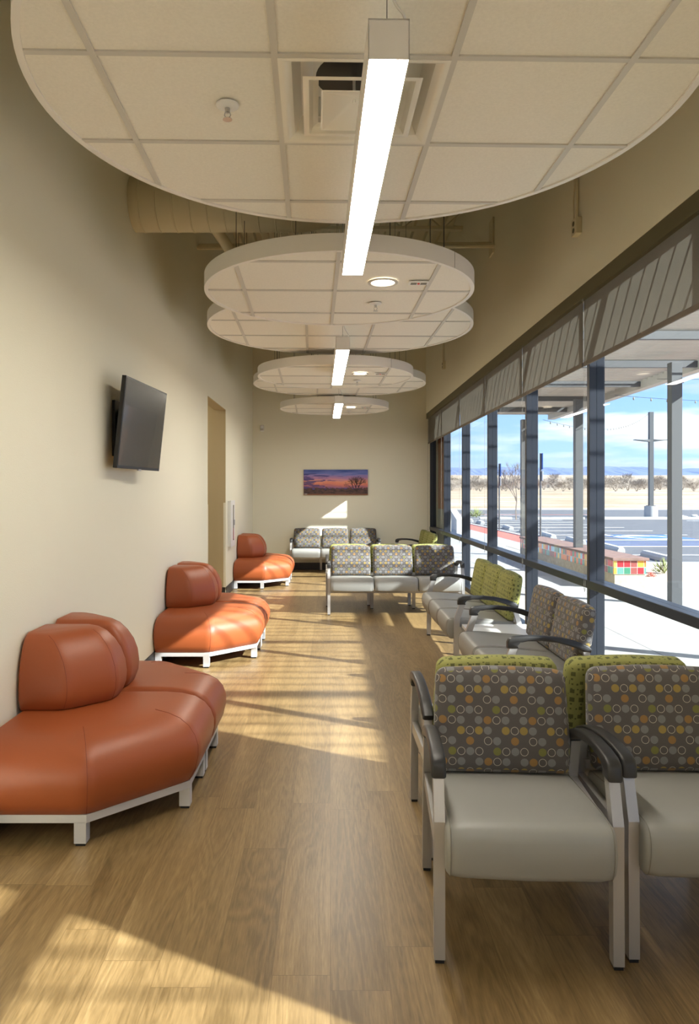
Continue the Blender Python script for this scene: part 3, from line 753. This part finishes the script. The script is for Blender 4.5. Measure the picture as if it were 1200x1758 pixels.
# ------------------------------------------------------------------ waiting chairs and benches
# local frame: faces -Y, x along width, origin at centre of the FRONT legs line on the floor
def seat_mesh(w_):
    prof = [(.01, .285), (.50, .33), (.50, .42), (.06, .455), (-.045, .44), (-.055, .33)]      # (y,z)
    prof = [(-.035, .283), (.50, .325), (.50, .415), (.25, .437), (.08, .452), (-.045, .447), (-.062, .37)]
    rad = [.03, .02, .03, .1, .05, .06, .05]
    bm = bmesh.new(); R = []
    h = w_/2
    for x_, ins in ((-h, .02), (-h+.004, .008), (-h+.012, .001), (-h+.05, -.004), (0, -.007), (h-.05, -.004), (h-.012, .001), (h-.004, .008), (h, .02)):
        R.append([(x_, p.x, p.y) for p in rpoly(prof, rad, ins, None, 4)])
    loft(bm, R, True); return bm
def back_mesh(w_):
    h = w_/2; H_ = .388; bm = bmesh.new(); R = []
    poly = [(-h+.012, 0), (h-.012, 0), (h, .10), (h-.012, H_-.012), (.0, H_), (-h+.012, H_-.012), (-h, .10)]
    rad = [.02, .02, .1, .045, .2, .045, .1]
    for ins, y in ((.085, -.057), (.035, -.051), (.012, -.042), (0, -.026), (0, .018), (.010, .034), (.03, .042), (.08, .046)):
        R.append([(p.x, y, p.y) for p in rpoly(poly, rad, ins, None, 6)])
    loft(bm, R, True)
    return bm
TILT = math.radians(10)
def bench(n, sw, fabric, fabname, midlegs=True):
    r = empty('waiting_chair' if n == 1 else 'waiting_bench')
    W_ = n*sw; half = W_/2+.028
    for i in range(n):
        cx = -W_/2+sw*(i+.5)
        o = obj('seat', seat_mesh(sw-.008), M['vinyl'], r, smooth=True, ang=50); o.location = (cx, 0, 0)
        for s in (-1, 1):
            bm = bmesh.new(); prof = [(-.035, .283), (.50, .325), (.50, .415), (.25, .437), (.08, .452), (-.045, .447), (-.062, .37)]
            q = rpoly(prof, [.03, .02, .03, .1, .05, .06, .05], .0, None, 4)
            q = [(s*(sw/2-.018), p.x, p.y) for p in q]; tube(bm, q+[q[0]], .0016, 5, False); obj('seat_piping', bm, M['seamg'], o)
        bk = obj('backrest', back_mesh(sw-.02), fabric, r, smooth=True, ang=50)
        bk.location = (cx, .475, .425); bk.rotation_euler = (-TILT, 0, 0)
    # front legs with a knee, rear legs splayed, armrests, side rails
    for s in (-1, 1):
        x0, x1 = sorted((s*half, s*(half-.034)))
        bm = bmesh.new(); pr = [(-.004, .012, .040), (0, .30, .045), (.0, .44, .047), (.045, .572, .046)]
        loft(bm, [[(x0, y, z), (x1, y, z), (x1, y+d, z), (x0, y+d, z)] for y, z, d in pr]); lg = obj('front_leg', bm, M['silver'], r)
        obj('foot_pad', box(x0+.003, x1-.003, -.001, .033, 0, .012), M['black'], lg)
        bm = bmesh.new(); pr = [(.55, .012, .035), (.525, .25, .04), (.505, .42, .04), (.47, .545, .036)]
        loft(bm, [[(x0, y, z), (x1, y, z), (x1, y+d, z), (x0, y+d, z)] for y, z, d in pr]); lg = obj('rear_leg', bm, M['silver'], r)
        obj('foot_pad', box(x0+.003, x1-.003, .553, .582, 0, .012), M['black'], lg)
        bm = bmesh.new(); loft(bm, [[(x0+.004, y, z0), (x1-.004, y, z0), (x1-.004, y, z0+.05), (x0+.004, y, z0+.05)] for y, z0 in ((.035, .335), (.52, .35))])
        obj('side_rail', bm, M['silver'], r)
        ax0, ax1 = x0-.006, x1+.006
        bm = bmesh.new(); R = []
        top = [(.034, .572, .03), (.036, .598, .034), (.046, .616, .037), (.075, .628, .036), (.13, .635, .032), (.22, .637, .028), (.32, .630, .027), (.41, .612, .028), (.48, .588, .03), (.515, .568, .028)]
        # outline upper then lower (y,z)
        up_ = [(.030, .565), (.030, .60), (.040, .620), (.07, .632), (.14, .638), (.24, .637), (.34, .627), (.43, .607), (.50, .580), (.522, .560)]
        lo_ = [(.515, .540), (.47, .548), (.40, .575), (.32, .597), (.23, .607), (.15, .606), (.105, .598), (.09, .580), (.092, .565)]
        pts = up_+lo_
        for x_, ins in ((ax0, .006), (ax0+.003, .0015), (ax0+.009, 0), (ax1-.009, 0), (ax1-.003, .0015), (ax1, .006)):
            cy_, cz_ = .27, .6
            ring = []
            m_ = len(pts)
            for i2, p in enumerate(pts):
                a = Vector(pts[i2-1]); b = Vector(pts[(i2+1) % m_]); d = (b-a).normalized(); nrm = Vector((d.y, -d.x))
                q = Vector(p)+nrm*ins; ring.append((x_, q.x, q.y))
            R.append(ring)
        loft(bm, R, True); obj('armrest', bm, M['blackarm'], r, smooth=True, ang=45)
    # beams under the seats and behind the backs
    obj('seat_beam', bx(box(-half+.03, half-.03, .08, .12, .255, .285), -half+.03, half-.03, .40, .44, .285, .315), M['silver'], r)
    obj('back_beam', box(-half+.03, half-.03, .49, .515, .42, .455), M['silver'], r)
    if n > 1:
        for i in range(1, n):
            xm = -W_/2+sw*i
            bm = bmesh.new(); loft(bm, [[(xm-.02, y, z), (xm+.02, y, z), (xm+.02, y+.04, z), (xm-.02, y+.04, z)] for y, z in ((.47, .012), (.43, .30))])
            lg = obj('middle_leg', bm, M['silver'], r); obj('foot_pad', box(xm-.017, xm+.017, .474, .507, 0, .012), M['black'], lg)
    return r
def place(o, x, y, rz, label, group, cat):
    o.location = (x, y, 0); o.rotation_euler = (0, 0, rz); return tag(o, label, cat, group)
G1 = 'vinyl seat benches of the waiting room'
# near pair of single chairs facing the camera; x = left .. right outer edge, front line 2.25
ch = bench(1, .525, M['circles'], 'circles')
place(ch, .615, 2.24, math.radians(-3.5), 'single grey chair with circle pattern back, closest to the camera', 'single grey circle pattern chairs', 'chair')
c2 = copy_tree(ch); place(c2, 1.224, 2.255, math.radians(-1), 'single grey circle pattern chair cut off by the right frame edge', 'single grey circle pattern chairs', 'chair')
# lime bench backing onto them
b2 = bench(2, .525, M['squares'], 'squares')
place(b2, .385+.552, 3.47, PI, 'lime square pattern bench facing away, back to back with the near grey chairs', G1, 'bench')
# middle row
b3c = bench(3, .53, M['circles'], 'circles'); place(b3c, .79, 8.66, 0, 'three seat grey circle pattern bench crossing the middle of the room', G1, 'bench')
b3g = bench(3, .53, M['squares'], 'squares'); place(b3g, .765, 9.90, PI, 'three seat lime bench backing the middle grey bench, mostly hidden', G1, 'bench')
# window side, facing the left wall: local -Y -> world -X : rotate by -90deg
o = copy_tree(b3g); place(o, 1.0, 6.655, -PI/2, 'three seat lime square pattern bench at the windows, beside the white table', G1, 'bench')
b2c = bench(2, .555, M['circles'], 'circles'); place(b2c, 1.0, 4.78, -PI/2, 'two seat grey circle pattern bench at the windows', G1, 'bench')
o = copy_tree(b3g); place(o, 1.16, 12.42, -PI/2, 'three seat lime bench in the far right corner by the windows', G1, 'bench')
o = copy_tree(b3c); place(o, .09, 13.12, 0, 'three seat grey circle pattern bench against the far wall below the picture', G1, 'bench')
# linking table
r = empty('side_table', (1.06, 5.5975, 0), 0, 'white corner table top linking the lime and grey window benches', 'table')
obj('table_top', box(0, .52, -.233, .233, .385, .41, .004), M['lamwhite'], r)
obj('support_rail', bx(box(.0, .03, -.234, .234, .355, .385), .42, .45, -.234, .234, .355, .385), M['silver'], r)

# ------------------------------------------------------------------ outside: ground
struct('ground_sidewalk', box(2.06, 5.6, -12, 70, -.1, 0), M['sidewalk'])
struct('ground_sidewalk', box(5.6, 6.5, 10.9, 11.9, -.1, 0), M['sidewalk'])
struct('ground_paver_strip', box(5.6, 6.5, -12, 10.9, -.1, .002), M['paver'])
struct('ground_paver_strip', box(5.6, 6.5, 21, 70, -.1, .002), M['paver'])
struct('ground_gravel', bx(box(5.6, 6.5, 11.9, 21, -.1, -.005), 6.5, 40, -12, 14.9, -.1, -.005), M['gravel'])
struct('ground_gravel', box(4.86, 5.6, 11.9, 20, -.02, .006), M['gravel'])
struct('ground_asphalt', box(6.65, 90, 15.05, 63, -.1, -.02), M['asphalt'])
struct('ground_curb', bx(box(6.5, 6.65, 14.9, 70, -.1, .03), 6.65, 40, 14.9, 15.05, -.1, .03), M['concrete'])
struct('ground_curb', box(-5, 90, 63, 63.2, -.1, .06), M['concrete'])
# field rising towards the hills
bm = bmesh.new(); ys = [63.2, 90, 130, 200, 320, 520, 900, 1500, 2600]; xs_ = [-300+i*90 for i in range(24)]
def fz(y): return -.05 if y < 65 else (-.05+(y-63)*2.5/137 if y < 200 else 2.45+(y-200)*(34/1300))
grid = [[bm.verts.new((x_*(.25+.75*min(1, y/900)), y, fz(y)+random.uniform(-.002, .002)*y*.3)) for x_ in xs_] for y in ys]
for i in range(len(ys)-1):
    for j in range(len(xs_)-1): bm.faces.new((grid[i][j], grid[i][j+1], grid[i+1][j+1], grid[i+1][j]))
struct('ground_field', bm, M['field'])
# ground left of building and behind
struct('ground_gravel', box(-40, 2.22, 14.2, 63, -.1, -.01), M['gravel'])
# mountains
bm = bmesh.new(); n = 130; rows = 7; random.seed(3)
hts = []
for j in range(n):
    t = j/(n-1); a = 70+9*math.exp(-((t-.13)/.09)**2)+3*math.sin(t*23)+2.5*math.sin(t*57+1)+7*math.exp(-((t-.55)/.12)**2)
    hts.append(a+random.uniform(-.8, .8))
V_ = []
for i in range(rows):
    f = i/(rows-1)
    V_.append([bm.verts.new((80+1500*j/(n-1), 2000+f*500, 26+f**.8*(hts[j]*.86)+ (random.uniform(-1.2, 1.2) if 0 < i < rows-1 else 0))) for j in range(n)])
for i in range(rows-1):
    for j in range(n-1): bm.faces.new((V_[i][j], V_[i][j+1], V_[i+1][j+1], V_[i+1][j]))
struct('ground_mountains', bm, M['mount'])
# parking lines
def line(x0, x1, y0, y1, m='paint', name='ground_marking'):
    struct(name, box(x0, x1, y0, y1, -.021, -.014), M[m])
for k in range(13): line(7.0, 12.6, 17.25+2.74*k, 17.35+2.74*k)
for k in range(8): line(19, 25, 22+2.74*k, 22.1+2.74*k)
for k in range(5): line(7.3, 12, 20.4+.42*k*1.3, 20.44+.42*k*1.3, 'bluepaint')
bm = bmesh.new()
for a0, a1, q0, q1 in ((0, 1.7*PI, .45, .6), ):
    m_ = 24; prev = None
    for k in range(m_+1):
        a = a0+(a1-a0)*k/m_; p = bm.verts.new((10.6+math.cos(a)*q0*1.3, 24.2+math.sin(a)*q0*1.9, -.0125)); q = bm.verts.new((10.6+math.cos(a)*q1*1.3, 24.2+math.sin(a)*q1*1.9, -.0125))
        if prev: bm.faces.new((prev[0], p, q, prev[1]))
        prev = (p, q)
bx(bm, 9.6, 9.8, 24, 26, -.014, -.0125); bx(bm, 9.6, 10.9, 24.6, 24.9, -.014, -.0125)
line(9.5, 11.8, 23.3, 25.6, 'bluepaint')
struct('ground_marking', bm, M['paint'])
line(8, 18, 49, 49.3, 'paver')

# wheel stops
def wheelstop(x, y, label):
    bm = bmesh.new(); pr = [(-.09, -.02), (.09, -.02), (.085, .05), (.05, .11), (-.05, .11), (-.085, .05)]
    R = []
    for yy, s in ((-.92, .8), (-.88, 1), (.88, 1), (.92, .8)): R.append([(a*s*1.2, yy, b*(s if b > 0 else 1)) for a, b in pr])
    loft(bm, R); o = obj('wheel_stop', bm, M['concrete']); o.location = (x, y, 0); o.rotation_euler = (0, 0, -.1)
    tag(o, label, 'wheel stop', 'concrete wheel stops in the parking rows')
wl = ['closest to the window, beside the small gravel shrub', 'second along the curb, partly behind the mosaic bench', 'third along the curb, behind the mosaic bench', 'fourth along the curb', 'fifth along the curb, left of the bench end', 'sixth along the curb near the blue sign', 'seventh along the curb, just beyond the blue sign', 'eighth along the curb near the bare tree', 'farthest along the curb']
for k in range(9): wheelstop(7.35, 16.2+2.74*k, 'pale concrete wheel stop, ' + wl[k])
for k, (x_, y_) in enumerate(((11.4, 40), (13.2, 40.1), (9.2, 40.2))):
    bm = box(-.9, .9, -.1, .1, -.02, .12, .02); o = obj('wheel_stop', bm, M['concrete']); o.location = (x_, y_, 0)
    tag(o, 'pale concrete wheel stop in the far row, ' + ('middle one', 'right one', 'left one')[k], 'wheel stop', 'concrete wheel stops in the parking rows')

# mosaic planter bench
r = empty('mosaic_bench', (4.35, 11.07, 0), 0, 'long low concrete bench with colourful mosaic tile band outside the window', 'bench')
obj('base', box(.012, .478, .012, 5.4, 0, .222), M['beigeconc'], r)
obj('tile_band', box(0, .49, 0, 5.41, .222, .43), M['mosaic'], r)
obj('cap', box(-.03, .53, -.03, 5.44, .43, .472, .004), M['caprust'], r)

# canopy
r = empty('canopy', (0, 0, 0), 0, 'pale metal sunshade canopy on grey posts outside the windows', 'canopy')
CZ = 3.25
CY0, CY1 = -3.0, 16.9
for y in (2.1, 5.8, 9.5, 13.2, 16.9):
    if y < 3: continue
    z0 = .0 if y != 13.2 else .472
    obj('post', box(4.46, 4.60, y-.065, y+.065, z0, CZ-.07, .003), M['galv'], r)
obj('outer_beam', box(5.12, 5.27, CY0, CY1+.1, CZ-.06, CZ+.09), M['canopy'], r)
obj('wall_beam', box(2.06, 2.12, CY0, CY1+.1, CZ+.04, CZ+.14), M['canopy'], r)
y = CY0+.15; i = 0
while y < CY1+.1:
    obj('cross_beam', box(2.12, 5.12, y-.035, y+.035, CZ-.03, CZ+.06), M['galv'], r); y += 1.85  # dark grey colour imitates the shade beneath the slats
def slat_box(bm, y):
    z0, z1, k = CZ+.06, CZ+.13, .786
    loft(bm, [[(2.12, y-.013, z0), (5.12, y-.013, z0), (5.12, y+.013, z0), (2.12, y+.013, z0)], [(2.12, y-.013-k*(z1-z0), z1), (5.12, y-.013-k*(z1-z0), z1), (5.12, y+.013-k*(z1-z0), z1), (2.12, y+.013-k*(z1-z0), z1)]])
    return bm
y = CY0+.05; bm = bmesh.new(); nb = 0
while y < CY1+.1:
    nb += 1
    if nb <= 100: obj('slat', slat_box(bmesh.new(), y), M['canopy'], r)
    else: slat_box(bm, y)
    y += .19
obj('sun_block_panel', box(2.12, 5.12, 12.3, CY1+.1, CZ+.135, CZ+.15), M['canopy'], r)  # solid sheet added over the slats to keep sun off the far wall
if bm.verts: o = obj('slats', bm, M['canopy'], r); o['kind'] = 'stuff'
else: bm.free()

# orange pier and pale low wall at the building end
r = empty('stucco_pier', (2.062, 12.85, 0), 0, 'orange brown stucco pier with pale base at the far end outside', 'pier')
obj('base', box(0, .085, -.02, 1.1, 0, 1.17), M['concrete'], r); obj('shaft', box(0, .07, 0, 1.1, 1.17, 3.2), M['stucco'], r)
bm = bmesh.new(); loft(bm, [[(4.55, 26, 0), (4.8, 26, 0), (4.8, 27.5, 0), (4.55, 27.5, 0)], [(4.55, 26, .5), (4.8, 26, .5), (4.8, 27.5, .85), (4.55, 27.5, .85)]])
tag(obj('ramp_wall', bm, M['concrete']), 'pale low concrete wall with sloped top beside the red paving', 'wall')

# lamp post
r = empty('light_pole', (18.2, 41, 0), 0, 'tall grey parking lot light pole on a round concrete base', 'lamp post')
bm = bmesh.new(); cyl(bm, 0, 0, -.02, .72, .36, 28); obj('concrete_base', bm, M['concrete'], r, smooth=True)
obj('pole', box(-.115, .115, -.115, .115, .72, 6.05), M['galv'], r)
obj('base_plate', box(-.2, .2, -.2, .2, .72, .76), M['galv'], r)
for s in (-1, 1):
    bm = bmesh.new(); loft(bm, [[(s*.11, -.12, 4.36), (s*.11, .12, 4.36), (s*.11, .12, 4.50), (s*.11, -.12, 4.50)], [(s*.5, -.17, 4.41), (s*.5, .17, 4.41), (s*.5, .17, 4.47), (s*.5, -.17, 4.47)], [(s*.95, -.14, 4.46), (s*.95, .14, 4.46), (s*.95, .14, 4.49), (s*.95, -.14, 4.49)]])
    obj('lamp_head', bm, M['galv'], r)
# string lights
def string(a, b, sag, n, label):
    r = empty('string_lights', a, 0, label, 'string lights', 'outdoor string lights'); a = Vector(a); b = Vector(b); d = b-a
    bm = bmesh.new(); tube(bm, [d*(k/24)-Vector((0, 0, sag*4*(k/24)*(1-k/24))) for k in range(25)], .004, 5); obj('wire', bm, M['black'], r)
    bm = bmesh.new(); 
    bm2 = bmesh.new(); lathe(bm2, 0, 0, [(.008, 0), (.01, -.015), (.016, -.03), (.014, -.05), (.004, -.06)], 8); me = None
    for k in range(1, n):
        t = k/n; p = d*t-Vector((0, 0, sag*4*t*(1-t)))
        if me is None:
            o = obj('bulb', bm2, M['seamg'], r); me = o.data
        else:
            o = bpy.data.objects.new('bulb', me); C.objects.link(o); o.parent = r
        o.location = p
    bm.free()
string((4.8, 16.3, 3.12), (18.1, 41, 6.0), .5, 34, 'string of bulbs dipping from the canopy to the tall light pole')
string((4.8, 12.2, 3.12), (22, 30, 6.0), .35, 30, 'string of bulbs crossing the sky right of the light pole, lower one')
string((4.8, 10.6, 3.14), (24, 28, 6.9), .3, 28, 'string of bulbs highest in the sky near the right frame edge')

# signs (seen nearly edge on)
def sign(x, y, zt, label):
    r = empty('parking_sign', (x, y, 0), 0, label, 'sign', 'parking signs seen edge on')
    bm = bmesh.new(); cyl(bm, 0, 0, 0, zt, .03, 10); obj('post', bm, M['galv'], r, smooth=True)
    obj('plate', box(.03, .036, -.15, .15, zt-.5, zt, .0), M['bluepaint'], r)
    obj('plate', box(.03, .036, -.15, .15, zt-.85, zt-.55), M['white'], r)
sign(6.55, 28, 2.6, 'slim parking sign post seen edge on, left of the bare tree')
sign(6.55, 22.5, 2.7, 'slim parking sign post seen edge on beside the third window mullion from right')

# bare trees
def tree_mesh(h, depth, seed, spread=.5, r0=.05, first=.35, seg=4, tw=.72):
    random.seed(seed); bm = bmesh.new()
    def br(p, d, l, r_, k):
        q = p+d*l
        tube(bm, [p, p+d*l*.5+Vector((random.uniform(-1, 1), random.uniform(-1, 1), 0))*l*.05, q], r_, seg, False, r_*.68)
        if k:
            for _ in range(3 if k > 1 else 4):
                nd = (d+Vector((random.uniform(-1, 1), random.uniform(-1, 1), random.uniform(-.15, .65)))*spread).normalized()
                br(q, nd, l*random.uniform(tw-.12, tw+.1), r_*.66, k-1)
    br(Vector((0, 0, 0)), Vector((.02, .02, 1)).normalized(), h*first, r0, depth)
    return bm
t = obj('bare_tree', tree_mesh(2.0, 5, 8, .62, .045, .5), M['bark']); t.location = (10.2, 39.6, -.02)
tag(t, 'small bare young tree beyond the parking row, seen through the fourth bay', 'tree')
protos = []
for s in range(4):
    random.seed(50+s); bm = bmesh.new()
    for q in range(5):
        a = q*1.26+s; tube(bm, [(0, 0, 0), (math.cos(a)*.5, math.sin(a)*.5, 1.0), (math.cos(a)*1.3, math.sin(a)*1.3, 2.4)], .09, 4, True, .03)
    lobes = [(random.uniform(-1.3, 1.3), random.uniform(-1.3, 1.3), random.uniform(1.3, 2.9), random.uniform(.8, 1.35)) for _ in range(7)]
    for lx, ly, lz, lr in lobes:
        for q in range(150):
            d = Vector((random.gauss(0, 1), random.gauss(0, 1), random.gauss(.25, .9))).normalized(); p = Vector((lx, ly, lz))+d*lr*random.uniform(.2, .9)
            e_ = (d+Vector((random.uniform(-.6, .6), random.uniform(-.6, .6), .5))).normalized(); n_ = e_.orthogonal().normalized()*random.uniform(.02, .045)
            bm.faces.new([bm.verts.new(p-n_), bm.verts.new(p+n_), bm.verts.new(p+e_*random.uniform(.3, .6))])
    protos.append(obj('cottonwood_tree', bm, M['twig']))
random.seed(77); k = 0
tx = []
for j in range(66): tx.append((22+j*1.55+random.uniform(-.4, .4), 166+(j % 4)*12+random.uniform(-2, 2), random.uniform(.8, 1.2)))
for (x_, y_, s_) in tx:
    o = protos[k] if k < 4 else protos[k % 4].copy()
    if k >= 4: C.objects.link(o)
    o.location = (x_, y_, fz(y_)-.2); o.scale = (s_, s_, s_*.95); o.rotation_euler = (0, 0, random.uniform(0, 6)); k += 1
    tag(o, 'bare grey brown tree in the distant tree line beyond the dry field', 'tree', 'bare trees beyond the dry field')
# far scrub as stuff
bm = bmesh.new(); random.seed(9)
for k in range(1500):
    y_ = random.uniform(210, 420); x_ = random.uniform(.12, .56)*y_; z_ = fz(y_); s_ = random.uniform(1.2, 2.6)
    for q in range(14):
        a = random.uniform(-1, 1); p = Vector((x_+a*s_, y_+random.uniform(-1, 1)*s_, z_)); b_ = Vector((.12*s_, 0, 0))
        bm.faces.new([bm.verts.new(p-b_), bm.verts.new(p+b_), bm.verts.new(p+Vector((a*s_*.4, 0, s_*random.uniform(.45, 1.0)*(1.1-a*a*.5))))])
o = obj('desert_scrub', bm, M['twig']); tag(o, 'band of grey brown desert scrub at the foot of the mountains', 'scrub', kind='stuff')
# small shrubs
def shrub(x, y, s, label, m='shrub'):
    random.seed(int(x*10+y)); bm = bmesh.new()
    for k in range(150):
        a = random.uniform(0, 2*PI); el = random.uniform(.15, PI/2); d = Vector((math.cos(a)*math.cos(el), math.sin(a)*math.cos(el), math.sin(el)))
        p = d*s*random.uniform(.3, .9); q = p+d*s*.35+Vector((0, 0, s*.1)); sd_ = d.orthogonal().normalized()*s*.05
        bm.faces.new([bm.verts.new(p-sd_), bm.verts.new(p+sd_), bm.verts.new(q)])
    for k in range(8):
        a = k; tube(bm, [(0, 0, 0), (math.cos(a)*s*.4, math.sin(a)*s*.4, s*.6)], s*.02, 4)
    o = obj('desert_shrub', bm, M[m]); o.location = (x, y, -.005); tag(o, label, 'shrub')
shrub(6.1, 13.2, .24, 'small green desert shrub in the gravel beside the mosaic bench')
shrub(8.7, 43, .5, 'round olive shrub at the far edge of the parking row')
shrub(5.6, 12.6, .09, 'tiny reddish dry plant in the gravel', 'paver')
# stones on the pole island
struct('ground_curb', bx(box(15.3, 30, 40.3, 40.5, -.1, .12), 15.3, 15.5, 40.5, 44, -.1, .12), M['concrete'])
random.seed(4); st = None
for k in range(40):
    x_, y_ = 19.5+k*.26, 41.2+(k % 3)*.85+random.uniform(-.12, .12)
    if st is None:
        bm = bmesh.new(); bmesh.ops.create_icosphere(bm, subdivisions=2, radius=.16)
        for v in bm.verts: v.co *= random.uniform(.82, 1.1); v.co.z *= .7
        st = obj('landscape_stone', bm, M['stone']); o = st
    else: o = st.copy(); C.objects.link(o)
    o.location = (x_, y_, .05); o.rotation_euler = (0, 0, random.uniform(0, 6)); s_ = random.uniform(.7, 1.5); o.scale = (s_, s_, s_)
    tag(o, 'pale landscape stone on the island right of the light pole', 'stone', 'stones on the light pole island')
